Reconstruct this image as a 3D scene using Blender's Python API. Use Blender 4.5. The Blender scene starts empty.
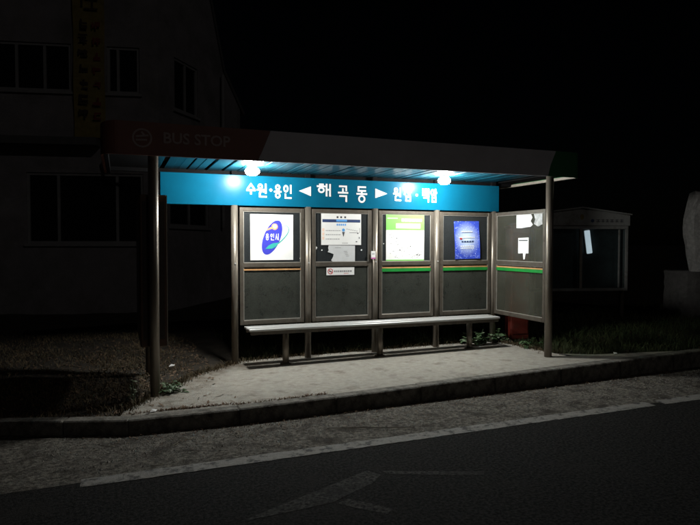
import bpy, math, random
from mathutils import Vector, Matrix
R = math.radians
random.seed(7)
S = bpy.context.scene
COL = S.collection

# ------------------------------------------------------------------ camera
cd = bpy.data.cameras.new('camera'); cam = bpy.data.objects.new('camera', cd); COL.objects.link(cam)
cd.sensor_width = 36.0; cd.lens = 30.5; cd.clip_start = 0.05; cd.clip_end = 3000
FW = Vector((0.36177878, 0.93171131, -0.03209594)); RT = Vector((0.93220446, -0.36193024, 0.00116206)); UP = Vector((0.01053378, 0.03034039, 0.99948412))
CAM = Vector((-1.4001, -7.7758, 1.5631))
cam.matrix_world = Matrix(((RT.x, UP.x, -FW.x, CAM.x), (RT.y, UP.y, -FW.y, CAM.y), (RT.z, UP.z, -FW.z, CAM.z), (0, 0, 0, 1)))
S.camera = cam
# ------------------------------------------------------------------ night sky, moonlight, exposure
MOON_EL, MOON_AZ = 30, 162          # elevation, compass azimuth (clockwise from +Y): behind the camera
W = bpy.data.worlds.new('World'); S.world = W; W.use_nodes = True
wn = W.node_tree; bg = wn.nodes['Background']
sky = wn.nodes.new('ShaderNodeTexSky'); sky.sky_type = 'NISHITA'; sky.sun_disc = False
sky.sun_elevation = R(MOON_EL); sky.sun_rotation = R(MOON_AZ)
wn.links.new(sky.outputs[0], bg.inputs[0]); bg.inputs[1].default_value = 0.00009
sl = bpy.data.lights.new('moon', 'SUN'); sl.energy = 0.045; sl.angle = R(0.5); sl.color = (1.0, 0.93, 0.88)
so = bpy.data.objects.new('moon', sl); COL.objects.link(so)
dv = Vector((math.sin(R(MOON_AZ)) * math.cos(R(MOON_EL)), math.cos(R(MOON_AZ)) * math.cos(R(MOON_EL)), math.sin(R(MOON_EL))))
so.rotation_euler = dv.to_track_quat('Z', 'Y').to_euler(); so.location = dv * 30
S.view_settings.view_transform = 'Standard'; S.view_settings.look = 'None'
S.view_settings.exposure = 0; S.view_settings.gamma = 1; S.view_settings.use_curve_mapping = False
LAMP_L = 600.0                       # radiance of the two bulbs


# ------------------------------------------------------------------ helpers
def gz(x):                           # the pavement climbs a little to the right
    return 0.012 * (max(-4.0, min(8.0, x)) - 1.5)

def tag(o, label=None, cat=None, group=None, kind=None):
    if label: o['label'] = label
    if cat: o['category'] = cat
    if group: o['group'] = group
    if kind: o['kind'] = kind
    return o

def empty(name, loc=(0, 0, 0), rz=0):
    o = bpy.data.objects.new(name, None); COL.objects.link(o); o.location = loc; o.rotation_euler = (0, 0, rz)
    o.empty_display_size = 0.1
    return o

class MB:
    def __init__(s): s.v = []; s.f = []
    def poly(s, pts):
        n = len(s.v); s.v += [tuple(p) for p in pts]; s.f.append(tuple(range(n, n + len(pts)))); return s
    def box(s, x0, x1, y0, y1, z0, z1, b=0.0):
        if b > 0:                    # chamfered along every edge
            n = len(s.v)
            for i, (x, sx) in enumerate(((x0, 1), (x1, -1))):
                for j, (y, sy) in enumerate(((y0, 1), (y1, -1))):
                    for k, (z, sz) in enumerate(((z0, 1), (z1, -1))):
                        s.v += [(x, y + b * sy, z + b * sz), (x + b * sx, y, z + b * sz), (x + b * sx, y + b * sy, z)]
            def I(i, j, k, a): return n + ((i * 2 + j) * 2 + k) * 3 + a
            for i in (0, 1):
                q = [I(i, 0, 0, 0), I(i, 0, 1, 0), I(i, 1, 1, 0), I(i, 1, 0, 0)]; s.f.append(tuple(q if i == 0 else q[::-1]))
                q = [I(0, i, 0, 1), I(1, i, 0, 1), I(1, i, 1, 1), I(0, i, 1, 1)]; s.f.append(tuple(q if i == 0 else q[::-1]))
                q = [I(0, 0, i, 2), I(0, 1, i, 2), I(1, 1, i, 2), I(1, 0, i, 2)]; s.f.append(tuple(q if i == 0 else q[::-1]))
            for i in (0, 1):
                for j in (0, 1):
                    s.f.append((I(i, j, 0, 0), I(i, j, 1, 0), I(i, j, 1, 1), I(i, j, 0, 1)))
                    s.f.append((I(i, 0, j, 0), I(i, 1, j, 0), I(i, 1, j, 2), I(i, 0, j, 2)))
                    s.f.append((I(0, i, j, 1), I(1, i, j, 1), I(1, i, j, 2), I(0, i, j, 2)))
                    for k in (0, 1): s.f.append((I(i, j, k, 0), I(i, j, k, 1), I(i, j, k, 2)))
            return s
        n = len(s.v)
        s.v += [(x, y, z) for x in (x0, x1) for y in (y0, y1) for z in (z0, z1)]
        for f in ((0, 1, 3, 2), (4, 6, 7, 5), (0, 4, 5, 1), (2, 3, 7, 6), (0, 2, 6, 4), (1, 5, 7, 3)):
            s.f.append(tuple(n + i for i in f))
        return s
    def tube(s, pts, r, n=10, r2=None, caps=True):
        pts = [Vector(p) for p in pts]; m = len(pts); base = len(s.v)
        for i, p in enumerate(pts):
            d = (pts[min(i + 1, m - 1)] - pts[max(i - 1, 0)]).normalized()
            a = Vector((0, 0, 1)) if abs(d.z) < 0.9 else Vector((1, 0, 0))
            u = d.cross(a).normalized(); w = d.cross(u)
            rr = r if r2 is None else r + (r2 - r) * i / (m - 1)
            for k in range(n):
                t = 2 * math.pi * k / n
                s.v.append(tuple(p + u * math.cos(t) * rr + w * math.sin(t) * rr))
        for i in range(m - 1):
            for k in range(n):
                a = base + i * n + k; b = base + i * n + (k + 1) % n
                s.f.append((a, b, b + n, a + n))
        if caps:
            s.f.append(tuple(base + k for k in range(n))[::-1]); s.f.append(tuple(base + (m - 1) * n + k for k in range(n)))
        return s
    def lathe(s, prof, c=(0, 0, 0), n=20):
        base = len(s.v)
        for r, z in prof:
            for k in range(n):
                t = 2 * math.pi * k / n; s.v.append((c[0] + r * math.cos(t), c[1] + r * math.sin(t), c[2] + z))
        for i in range(len(prof) - 1):
            for k in range(n):
                a = base + i * n + k; b = base + i * n + (k + 1) % n; s.f.append((a, b, b + n, a + n))
        return s
    def prism(s, poly, fr, to):      # poly: list of 3D points; extruded by the vector to - fr
        n = len(s.v); m = len(poly); d = Vector(to) - Vector(fr)
        s.v += [tuple(p) for p in poly] + [tuple(Vector(p) + d) for p in poly]
        s.f.append(tuple(range(n, n + m))); s.f.append(tuple(range(n + 2 * m - 1, n + m - 1, -1)))
        for i in range(m):
            j = (i + 1) % m; s.f.append((n + i, n + m + i, n + m + j, n + j))
        return s
    def build(s, name, mat, parent=None, smooth=False, fix=True):
        me = bpy.data.meshes.new(name); me.from_pydata(s.v, [], s.f); me.update()
        if fix and len(s.f) < 20000:
            import bmesh
            b = bmesh.new(); b.from_mesh(me); bmesh.ops.recalc_face_normals(b, faces=b.faces); b.to_mesh(me); b.free()
        o = bpy.data.objects.new(name, me); COL.objects.link(o)
        me.materials.append(M[mat])
        if smooth:
            for p in me.polygons: p.use_smooth = len(p.vertices) <= 4
        if parent: o.parent = parent
        return o

# ------------------------------------------------------------------ materials
M = {}
def mat(name, col, rough=0.6, metal=0.0, var=0.15, scale=8.0, col2=None, bump=0.0, bscale=None, spec=0.5, dirt=None, detail=6, stretch=None, ramp=(0.3, 0.7)):
    m = bpy.data.materials.new(name); m.use_nodes = True; nt = m.node_tree; N = nt.nodes; L = nt.links
    b = N['Principled BSDF']; b.inputs['Roughness'].default_value = rough; b.inputs['Metallic'].default_value = metal
    b.inputs['Specular IOR Level'].default_value = spec
    tc = N.new('ShaderNodeTexCoord'); mp = N.new('ShaderNodeMapping'); L.new(tc.outputs['Object'], mp.inputs[0])
    if stretch: mp.inputs['Scale'].default_value = stretch
    nz = N.new('ShaderNodeTexNoise'); nz.inputs['Scale'].default_value = scale; nz.inputs['Detail'].default_value = detail; nz.inputs['Roughness'].default_value = 0.65
    L.new(mp.outputs[0], nz.inputs[0])
    rp = N.new('ShaderNodeValToRGB'); rp.color_ramp.elements[0].position = ramp[0]; rp.color_ramp.elements[1].position = ramp[1]
    c2 = col2 or tuple(min(1, c * (1 + var)) for c in col); c1 = col if col2 else tuple(c * (1 - var) for c in col)
    rp.color_ramp.elements[0].color = (*c1, 1); rp.color_ramp.elements[1].color = (*c2, 1)
    L.new(nz.outputs[0], rp.inputs[0]); out = rp.outputs[0]
    if dirt:                          # (colour, scale, lo, hi)
        n2 = N.new('ShaderNodeTexNoise'); n2.inputs['Scale'].default_value = dirt[1]; n2.inputs['Detail'].default_value = 9; n2.inputs['Roughness'].default_value = 0.7
        L.new(mp.outputs[0], n2.inputs[0])
        r2 = N.new('ShaderNodeMapRange'); r2.inputs[1].default_value = dirt[2]; r2.inputs[2].default_value = dirt[3]; L.new(n2.outputs[0], r2.inputs[0])
        mx = N.new('ShaderNodeMixRGB'); L.new(r2.outputs[0], mx.inputs[0]); L.new(out, mx.inputs[1]); mx.inputs[2].default_value = (*dirt[0], 1); out = mx.outputs[0]
    L.new(out, b.inputs['Base Color'])
    if bump:
        n3 = N.new('ShaderNodeTexNoise'); n3.inputs['Scale'].default_value = bscale or scale * 4; n3.inputs['Detail'].default_value = 8; n3.inputs['Roughness'].default_value = 0.7
        L.new(mp.outputs[0], n3.inputs[0])
        bp = N.new('ShaderNodeBump'); bp.inputs['Strength'].default_value = bump; bp.inputs['Distance'].default_value = 0.02
        L.new(n3.outputs[0], bp.inputs['Height']); L.new(bp.outputs[0], b.inputs['Normal'])
    M[name] = m; return m

mat('soil', (0.035, 0.028, 0.02), 0.95, var=0.5, scale=3, bump=0.8, bscale=30)
mat('asphalt', (0.005, 0.005, 0.0055), 0.95, scale=42, col2=(0.046, 0.044, 0.041), ramp=(0.4, 0.64), bump=1.0, bscale=90, spec=0.15, detail=9, dirt=((0.036, 0.033, 0.03), 1.6, 0.54, 0.8))
mat('gutter_concrete', (0.05, 0.045, 0.038), 0.95, scale=24, col2=(0.26, 0.24, 0.205), ramp=(0.38, 0.66), bump=1.0, bscale=50, spec=0.2, detail=9, dirt=((0.05, 0.043, 0.036), 5.0, 0.48, 0.62))
mat('paint_worn', (0.235, 0.225, 0.205), 0.8, var=0.25, scale=30, bump=0.6, bscale=120, detail=9, dirt=((0.05, 0.048, 0.045), 11, 0.5, 0.60))
mat('paint_faint', (0.010, 0.010, 0.0105), 0.9, scale=36, col2=(0.135, 0.13, 0.12), ramp=(0.38, 0.70), bump=0.8, bscale=140, spec=0.15, detail=9, dirt=((0.024, 0.023, 0.022), 2.6, 0.48, 0.66))
mat('pavement', (0.36, 0.335, 0.29), 0.9, var=0.18, scale=13, bump=0.8, bscale=70, detail=9, dirt=((0.19, 0.165, 0.13), 3.5, 0.54, 0.70))
mat('kerb_concrete', (0.19, 0.178, 0.155), 0.95, var=0.35, scale=9, bump=0.9, bscale=50, dirt=((0.045, 0.038, 0.03), 5, 0.45, 0.62))
mat('steel', (0.19, 0.165, 0.135), 0.38, metal=0.5, var=0.2, scale=14, stretch=(1, 1, 0.15), dirt=((0.08, 0.065, 0.05), 9, 0.56, 0.75))
mat('aluminium', (0.125, 0.108, 0.088), 0.38, metal=0.4, var=0.2, scale=10, dirt=((0.06, 0.048, 0.037), 7, 0.56, 0.75))
mat('plank_metal', (0.52, 0.52, 0.51), 0.4, metal=0.3, var=0.12, scale=12, stretch=(0.2, 1, 1), dirt=((0.28, 0.26, 0.23), 6, 0.52, 0.75))
mat('sign_blue', (0.003, 0.095, 0.172), 0.26, var=0.09, scale=3, spec=0.09)
mat('letter_white', (0.82, 0.83, 0.84), 0.5, var=0.03)
mat('slat_blue', (0.005, 0.052, 0.078), 0.34, var=0.18, scale=4, spec=0.35)
mat('fascia_red', (0.19, 0.075, 0.055), 0.5, var=0.12, scale=3)
mat('fascia_grey', (0.52, 0.51, 0.545), 0.5, var=0.1, scale=3)
mat('fascia_green', (0.03, 0.16, 0.06), 0.3, var=0.12, scale=3)
mat('fascia_text', (0.36, 0.28, 0.27), 0.6, var=0.1)
mat('trim_beige', (0.30, 0.27, 0.23), 0.5, var=0.2)
mat('roof_sheet', (0.3, 0.3, 0.31), 0.6, var=0.15)
mat('brown_case', (0.10, 0.055, 0.035), 0.45, var=0.3, scale=5, dirt=((0.05, 0.025, 0.015), 4, 0.5, 0.7))
mat('dark_case', (0.04, 0.032, 0.028), 0.4, var=0.3, scale=5)
mat('paper', (0.8, 0.8, 0.79), 0.7, var=0.03, scale=5)
mat('paper_grey', (0.6, 0.61, 0.62), 0.7, var=0.08, scale=9)
mat('paper_faded', (0.22, 0.23, 0.23), 0.7, scale=14, col2=(0.55, 0.56, 0.57))
mat('ink', (0.06, 0.06, 0.07), 0.7, var=0.2)
mat('ink_grey', (0.27, 0.27, 0.28), 0.7, var=0.3)
mat('ink_navy', (0.02, 0.045, 0.14), 0.6, var=0.1)
mat('ink_blue', (0.045, 0.05, 0.50), 0.5, var=0.06)
mat('ink_sky', (0.10, 0.35, 0.75), 0.6, var=0.05)
mat('ink_orange', (0.85, 0.36, 0.16), 0.6, var=0.05)
mat('ink_pale', (0.85, 0.62, 0.5), 0.6, var=0.05)
mat('ink_teal', (0.03, 0.40, 0.36), 0.6, var=0.06)
mat('ink_green', (0.17, 0.56, 0.09), 0.6, var=0.05)
mat('ink_light_green', (0.5, 0.8, 0.35), 0.6, var=0.08)
mat('ink_red', (0.5, 0.05, 0.05), 0.6, var=0.1)
mat('ink_magenta', (0.6, 0.12, 0.4), 0.6, var=0.1)
mat('stripe_green', (0.008, 0.23, 0.035), 0.5, var=0.2)
mat('stripe_orange', (0.52, 0.27, 0.11), 0.5, var=0.2)
mat('wall_render', (0.235, 0.225, 0.235), 0.9, var=0.18, scale=1.5, bump=0.3, bscale=30, dirt=((0.13, 0.125, 0.12), 0.7, 0.48, 0.72))
mat('window_frame', (0.27, 0.27, 0.275), 0.5, var=0.1)
mat('window_glass', (0.012, 0.013, 0.015), 0.08, var=0.1)
mat('banner_yellow', (0.24, 0.19, 0.05), 0.7, var=0.2)
mat('banner_ink', (0.05, 0.03, 0.02), 0.7, var=0.2)
mat('banner_red', (0.20, 0.03, 0.03), 0.7, var=0.2)
mat('ledge', (0.1, 0.1, 0.1), 0.8, var=0.2)
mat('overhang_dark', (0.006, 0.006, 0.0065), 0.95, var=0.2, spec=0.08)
mat('board_white', (0.30, 0.305, 0.295), 0.5, var=0.15, scale=3, dirt=((0.14, 0.13, 0.10), 4, 0.5, 0.7))
mat('board_back', (0.11, 0.135, 0.14), 0.8, var=0.3, scale=4)
mat('stone', (0.58, 0.57, 0.55), 0.85, var=0.3, scale=14, bump=0.9, bscale=40)
mat('stone_dark', (0.14, 0.135, 0.13), 0.9, var=0.3, scale=10, bump=0.8, bscale=30)
mat('red_paint', (0.17, 0.02, 0.014), 0.6, var=0.25, scale=6, dirt=((0.08, 0.02, 0.014), 8, 0.5, 0.68))
mat('leaf', (0.045, 0.09, 0.03), 0.6, var=0.4, scale=12)
mat('leaf_pale', (0.13, 0.17, 0.10), 0.6, var=0.3, scale=12)
mat('grass', (0.045, 0.04, 0.018), 0.9, scale=1.6, col2=(0.15, 0.105, 0.06))
mat('grass_dry', (0.15, 0.075, 0.05), 0.9, scale=4, col2=(0.26, 0.18, 0.11))
mat('twig', (0.4, 0.36, 0.3), 0.8, var=0.2)
mat('bead_metal', (0.42, 0.40, 0.36), 0.4, metal=0.3, var=0.15, scale=9)
mat('grass_green', (0.03, 0.05, 0.018), 0.8, scale=1.2, col2=(0.07, 0.075, 0.03))
mat('pebble', (0.14, 0.13, 0.12), 0.9, scale=3, col2=(0.3, 0.28, 0.25))

def glass(name, fac0, fac1, col, tint, scale=5):
    m = bpy.data.materials.new(name); m.use_nodes = True; nt = m.node_tree; N = nt.nodes; L = nt.links
    b = N['Principled BSDF']; out = N['Material Output']
    b.inputs['Base Color'].default_value = (*col, 1); b.inputs['Roughness'].default_value = 0.28
    tr = N.new('ShaderNodeBsdfTransparent'); tr.inputs[0].default_value = (*tint, 1)
    tc = N.new('ShaderNodeTexCoord'); nz = N.new('ShaderNodeTexNoise'); nz.inputs['Scale'].default_value = scale; nz.inputs['Detail'].default_value = 8; nz.inputs['Roughness'].default_value = 0.7
    L.new(tc.outputs['Object'], nz.inputs[0])
    mr = N.new('ShaderNodeMapRange'); mr.inputs[1].default_value = 0.3; mr.inputs[2].default_value = 0.7; mr.inputs[3].default_value = fac0; mr.inputs[4].default_value = fac1
    L.new(nz.outputs[0], mr.inputs[0])
    n2 = N.new('ShaderNodeTexNoise'); n2.inputs['Scale'].default_value = 55; n2.inputs['Detail'].default_value = 7; n2.inputs['Roughness'].default_value = 0.75; L.new(tc.outputs['Object'], n2.inputs[0])
    rp = N.new('ShaderNodeValToRGB'); rp.color_ramp.elements[0].position = 0.32; rp.color_ramp.elements[1].position = 0.72; rp.color_ramp.elements[0].color = (*[c * 0.6 for c in col], 1); rp.color_ramp.elements[1].color = (*[c * 1.5 for c in col], 1)
    L.new(n2.outputs[0], rp.inputs[0]); L.new(rp.outputs[0], b.inputs['Base Color'])
    mx = N.new('ShaderNodeMixShader'); L.new(mr.outputs[0], mx.inputs[0]); L.new(tr.outputs[0], mx.inputs[1]); L.new(b.outputs[0], mx.inputs[2]); L.new(mx.outputs[0], out.inputs[0])
    M[name] = m
glass('pane_dark', 0.70, 0.86, (0.030, 0.034, 0.036), (0.5, 0.55, 0.55))
glass('pane_dusty', 0.55, 0.92, (0.054, 0.058, 0.05), (0.5, 0.55, 0.52))
glass('pane_clear', 0.18, 0.42, (0.115, 0.112, 0.092), (0.85, 0.9, 0.82), 3)
glass('case_glass', 0.10, 0.22, (0.05, 0.055, 0.06), (0.85, 0.9, 0.9), 3)

def emit(name, col, st):
    m = bpy.data.materials.new(name); m.use_nodes = True; nt = m.node_tree
    e = nt.nodes.new('ShaderNodeEmission'); e.inputs[0].default_value = (*col, 1); e.inputs[1].default_value = st
    nt.links.new(e.outputs[0], nt.nodes['Material Output'].inputs[0]); M[name] = m
emit('bulb_light', (1.0, 0.99, 0.935), LAMP_L)

emit('strip_glow', (0.80, 0.90, 1.0), 0.85)

def starry():                        # printed blue poster with pale middle and specks
    m = mat('poster_blue', (0.03, 0.06, 0.5), 0.5, scale=30, col2=(0.06, 0.12, 0.75)); nt = m.node_tree; N = nt.nodes; L = nt.links
    b = N['Principled BSDF']; src = b.inputs['Base Color'].links[0].from_socket
    tc = N.new('ShaderNodeTexCoord'); mp = N.new('ShaderNodeMapping'); mp.inputs['Location'].default_value = (0, 0, -0.06); mp.inputs['Scale'].default_value = (4.4, 0, 3.7)
    L.new(tc.outputs['Object'], mp.inputs[0])
    gr = N.new('ShaderNodeTexGradient'); gr.gradient_type = 'SPHERICAL'; L.new(mp.outputs[0], gr.inputs[0])
    mx = N.new('ShaderNodeMixRGB'); L.new(gr.outputs[0], mx.inputs[0]); L.new(src, mx.inputs[1]); mx.inputs[2].default_value = (0.75, 0.9, 1.0, 1)
    vo = N.new('ShaderNodeTexVoronoi'); vo.inputs['Scale'].default_value = 42; L.new(tc.outputs['Object'], vo.inputs[0])
    mr = N.new('ShaderNodeMapRange'); mr.inputs[1].default_value = 0.28; mr.inputs[2].default_value = 0.14; L.new(vo.outputs[0], mr.inputs[0])
    m2 = N.new('ShaderNodeMixRGB'); L.new(mr.outputs[0], m2.inputs[0]); L.new(mx.outputs[0], m2.inputs[1]); m2.inputs[2].default_value = (0.6, 0.72, 0.95, 1)
    L.new(m2.outputs[0], b.inputs['Base Color'])
starry()

# ------------------------------------------------------------------ stroke lettering (flat, x right, y down, unit box)
def ring(cx, cy, rx, ry=None): return ('o', cx, cy, rx, ry or rx)
G = {
 '수': [[(.5, .02), (.1, .40)], [(.5, .02), (.9, .40)], [(0, .56), (1, .56)], [(.5, .56), (.5, .86)]],
 '원': [ring(.30, .17, .19, .16), [(0, .44), (.64, .44)], [(.32, .44), (.32, .62)], [(.62, .58), (.86, .58)], [(.88, 0), (.88, .68)], [(.25, .70), (.25, .98), (.92, .98)]],
 '용': [ring(.5, .17, .30, .16), [(.33, .33), (.33, .5)], [(.67, .33), (.67, .5)], [(0, .52), (1, .52)], ring(.5, .81, .32, .18)],
 '인': [ring(.28, .26, .25, .23), [(.94, 0), (.94, .60)], [(.22, .70), (.22, 1), (.96, 1)]],
 '해': [[(.18, .0), (.42, .0)], [(0, .17), (.58, .17)], ring(.29, .50, .20, .20), [(.70, 0), (.70, 1)], [(.97, 0), (.97, 1)], [(.70, .46), (.97, .46)]],
 '곡': [[(.12, .02), (.86, .02), (.86, .28)], [(.48, .2), (.48, .42)], [(0, .44), (1, .44)], [(.15, .66), (.86, .66), (.86, 1)]],
 '동': [[(.88, .02), (.14, .02), (.14, .27), (.88, .27)], [(.5, .27), (.5, .45)], [(0, .47), (1, .47)], ring(.5, .80, .30, .20)],
 '삼': [[(.32, .02), (.02, .48)], [(.32, .02), (.60, .48)], [(.80, 0), (.80, .58)], [(.80, .27), (1, .27)], [(.24, .68), (.86, .68), (.86, 1), (.24, 1), (.24, .64)]],
 '백': [[(.04, 0), (.04, .5)], [(.42, 0), (.42, .5)], [(.04, .22), (.42, .22)], [(.04, .5), (.42, .5)], [(.66, 0), (.66, .58)], [(.94, 0), (.94, .58)], [(.66, .28), (.94, .28)], [(.2, .70), (.92, .70), (.92, 1.02)]],
 '암': [ring(.30, .26, .25, .22), [(.80, 0), (.80, .58)], [(.80, .27), (1, .27)], [(.24, .68), (.86, .68), (.86, 1), (.24, 1), (.24, .64)]],
 '시': [[(.34, .04), (.04, .9)], [(.30, .3), (.62, .9)], [(.90, 0), (.90, 1)]],
 'dot': [[(.2, .5), (.8, .5)]],
}
def strokes(mb, g, x0, x1, zt, zb, th, y, dep=0.004):
    """draw a glyph in the XZ plane at y (front face towards -Y)"""
    k = 0
    def P(a, b): return Vector((x0 + (x1 - x0) * a, y, zt + (zb - zt) * b))
    for s in g:
        if s[0] == 'o':
            n = 20; _, cx, cy, rx, ry = s
            cen = P(cx, cy); ax = rx * (x1 - x0); az = ry * (zt - zb)
            yy = y - 0.0002 * k
            for i in range(n):
                t0, t1 = 2 * math.pi * i / n, 2 * math.pi * (i + 1) / n
                q = []
                for (t, d) in ((t0, th / 2), (t1, th / 2), (t1, -th / 2), (t0, -th / 2)):
                    q.append((cen.x + (ax + d) * math.cos(t), yy, cen.z + (az + d) * math.sin(t)))
                mb.prism(q, (0, 0, 0), (0, -dep, 0))
            k += 1
        else:
            for a, b in zip(s[:-1], s[1:]):
                A, B = P(*a), P(*b); A.y = B.y = y - 0.0002 * k
                d = (B - A).normalized(); nn = Vector((-d.z, 0, d.x)) * th / 2; e = d * th * 0.46
                mb.prism([A - e - nn, B + e - nn, B + e + nn, A - e + nn], (0, 0, 0), (0, -dep, 0)); k += 1
    return mb

def latin(txt, size, x, y, z, matn, parent, off=0.0, ext=0.002):
    cu = bpy.data.curves.new('lettering', 'FONT'); cu.body = txt; cu.size = size; cu.extrude = ext; cu.offset = off; cu.resolution_u = 3
    t = bpy.data.objects.new('lettering', cu); COL.objects.link(t)
    dg = bpy.context.evaluated_depsgraph_get(); me = bpy.data.meshes.new_from_object(t.evaluated_get(dg)); bpy.data.objects.remove(t)
    o = bpy.data.objects.new('lettering', me); COL.objects.link(o); me.materials.clear(); me.materials.append(M[matn])
    me.transform(Matrix.Rotation(R(90), 4, 'X')); me.transform(Matrix.Translation((x, y, z)))
    o.parent = parent; return o

def interp(pts, x):
    for (a, b) in zip(pts[:-1], pts[1:]):
        if x <= b[0]: return a[1] + (b[1] - a[1]) * max(0, (x - a[0])) / (b[0] - a[0])
    return pts[-1][1]
KERB = [(-70, 8.0), (-14, 1.2), (-6, -0.62), (-2.5, -1.70), (-1.35, -2.12), (-0.2, -2.165), (2.5, -2.02), (5.2, -1.88), (12, -1.55), (70, 1.2)]
def kY(x): return interp(KERB, x)

# ------------------------------------------------------------------ ground, road, pavement
def sheet(name, xs, rows, zf, matn):
    mb = MB(); n = len(rows(xs[0]))
    for x in xs:
        for y in rows(x): mb.v.append((x, y, zf(x, y)))
    for i in range(len(xs) - 1):
        for j in range(n - 1):
            a = i * n + j; mb.f.append((a, a + n, a + n + 1, a + 1))
    o = mb.build(name, matn, fix=False); return tag(o, kind='structure')
XS = [-400, -150, -70, -40, -25, -14, -10, -8, -6] + [-5 + 0.25 * i for i in range(57)] + [9.5, 10, 12, 16, 25, 40, 70, 150, 400]
def bump(x, y): return 0.03 * math.sin(1.7 * x + 0.6 * y) * math.sin(1.1 * y - 0.4 * x + 1) + 0.015 * math.sin(5.1 * x + 2) * math.sin(4.3 * y)
def groundz(x, y):
    d = y - kY(x)
    if d < 0.13: return -0.42
    return gz(x) - 0.035 + bump(x, y) * min(1, max(0, d - 0.1)) * (0.35 if (-1.2 < x < 5 and y < 0.6) else 1)
sheet('ground', XS, lambda x: [kY(x) - 60, kY(x) + 0.12, kY(x) + 0.14] + [kY(x) + 0.14 + 0.2 * i for i in range(1, 36)] + [9 + kY(x), 13 + kY(x), 25, 60, 150, 600] if kY(x) < 2 else [kY(x) - 60, kY(x) + 0.12, kY(x) + 0.14] + [kY(x) + 0.14 + 0.2 * i for i in range(1, 36)] + [9 + kY(x), 13 + kY(x), 30 + kY(x), 60 + kY(x), 150, 600], groundz, 'soil')
RZ = -0.165
sheet('road', XS, lambda x: [-300, -60, -20, -9] + [-8 + 0.25 * i for i in range(20)] + [min(kY(x), 6) + 0.1 if x > -8 else kY(x) + 0.1], lambda x, y: RZ, 'asphalt')
def lY(x): return -3.115 + 0.022 * x
XG = [x for x in XS if -70 <= x <= 70]
def gedge(x): return lY(x) + 0.01 + 0.02 * math.sin(7 * x) * math.sin(3.1 * x)
sheet('gutter', XG, lambda x: [gedge(x), (gedge(x) + kY(x)) / 2, kY(x) + 0.08], lambda x, y: RZ + 0.002, 'gutter_concrete')
def edge_line(x0, x1):
    mb = MB(); n = int((x1 - x0) / 0.06); k = len(mb.v)
    for i in range(n + 1):
        x = x0 + (x1 - x0) * i / n
        j = 0.012 * random.random(); e = 0 if 0 < i < n else 0.012 * random.random()
        for y in (lY(x) - 0.075 - j + e, lY(x) + 0.07 + 0.012 * random.random() - e): mb.v.append((x, y, RZ + 0.004))
    for i in range(n): a = k + 2 * i; mb.f.append((a, a + 2, a + 3, a + 1))
    return mb.build('edge_line', 'paint_worn', fix=False)
o = edge_line(-1.68, 3.92); tag(o, 'long worn white edge line painted along the road before the shelter', 'road marking', 'edge lines')
o = edge_line(4.06, 9.0); tag(o, 'white edge line past the break beside the dark verge', 'road marking', 'edge lines')
# worn arrow-like marking painted on the asphalt
mb = MB()
for poly in ([(-.74, -4.155), (-.2, -3.91), (.337, -3.665), (.40, -3.78), (.28, -3.90), (-.10, -4.10), (-.42, -4.13)],
             [(.43, -3.71), (.70, -3.82), (1.16, -4.0), (1.12, -4.06), (.72, -3.91), (.46, -3.78)],
             [(-.07, -4.125), (.02, -4.08), (.14, -4.20), (.24, -4.33), (.18, -4.38), (.04, -4.25)]):
    mb.poly([(x, y, RZ + 0.002) for x, y in poly])
o = mb.build('road_marking', 'paint_faint', fix=False); tag(o, 'faded pointed marking painted on the dark road surface', 'road marking'); o['kind'] = 'stuff'

# pavement slab in front of and under the shelter
PAVE = [(-1.42, -1.98), (-0.2, -2.03), (1.2, -1.96), (2.5, -1.87), (3.8, -1.79), (5.0, -1.74), (5.9, -1.69), (5.5, -1.58), (4.7, -1.42), (4.25, -1.15), (4.15, -0.3), (4.12, 0.14), (3, 0.17), (2, 0.14), (1, 0.18), (0.1, 0.12), (-0.25, -0.2), (-0.6, -0.5), (-0.85, -0.95), (-1.12, -1.35), (-1.38, -1.8)]
mb = MB(); n = len(PAVE)
mb.v += [(x, y, gz(x)) for x, y in PAVE] + [(x, y, gz(x) - 0.2) for x, y in PAVE]
mb.f.append(tuple(range(n)))
for i in range(n): j = (i + 1) % n; mb.f.append((i, i + n, j + n, j))
pv = mb.build('pavement', 'pavement'); tag(pv, kind='structure')
nt = M['pavement'].node_tree; N = nt.nodes; b = N['Principled BSDF']; src = b.inputs['Base Color'].links[0].from_socket
tc = N.new('ShaderNodeTexCoord'); sx = N.new('ShaderNodeSeparateXYZ'); nt.links.new(tc.outputs['Object'], sx.inputs[0])
nz = N.new('ShaderNodeTexNoise'); nz.inputs['Scale'].default_value = 2.4; nz.inputs['Detail'].default_value = 10; nz.inputs['Roughness'].default_value = 0.72; nt.links.new(tc.outputs['Object'], nz.inputs[0])
def math_(op, a, b_):
    n_ = N.new('ShaderNodeMath'); n_.operation = op
    for i, q in enumerate((a, b_)):
        if isinstance(q, (int, float)): n_.inputs[i].default_value = q
        else: nt.links.new(q, n_.inputs[i])
    return n_.outputs[0]
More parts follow.
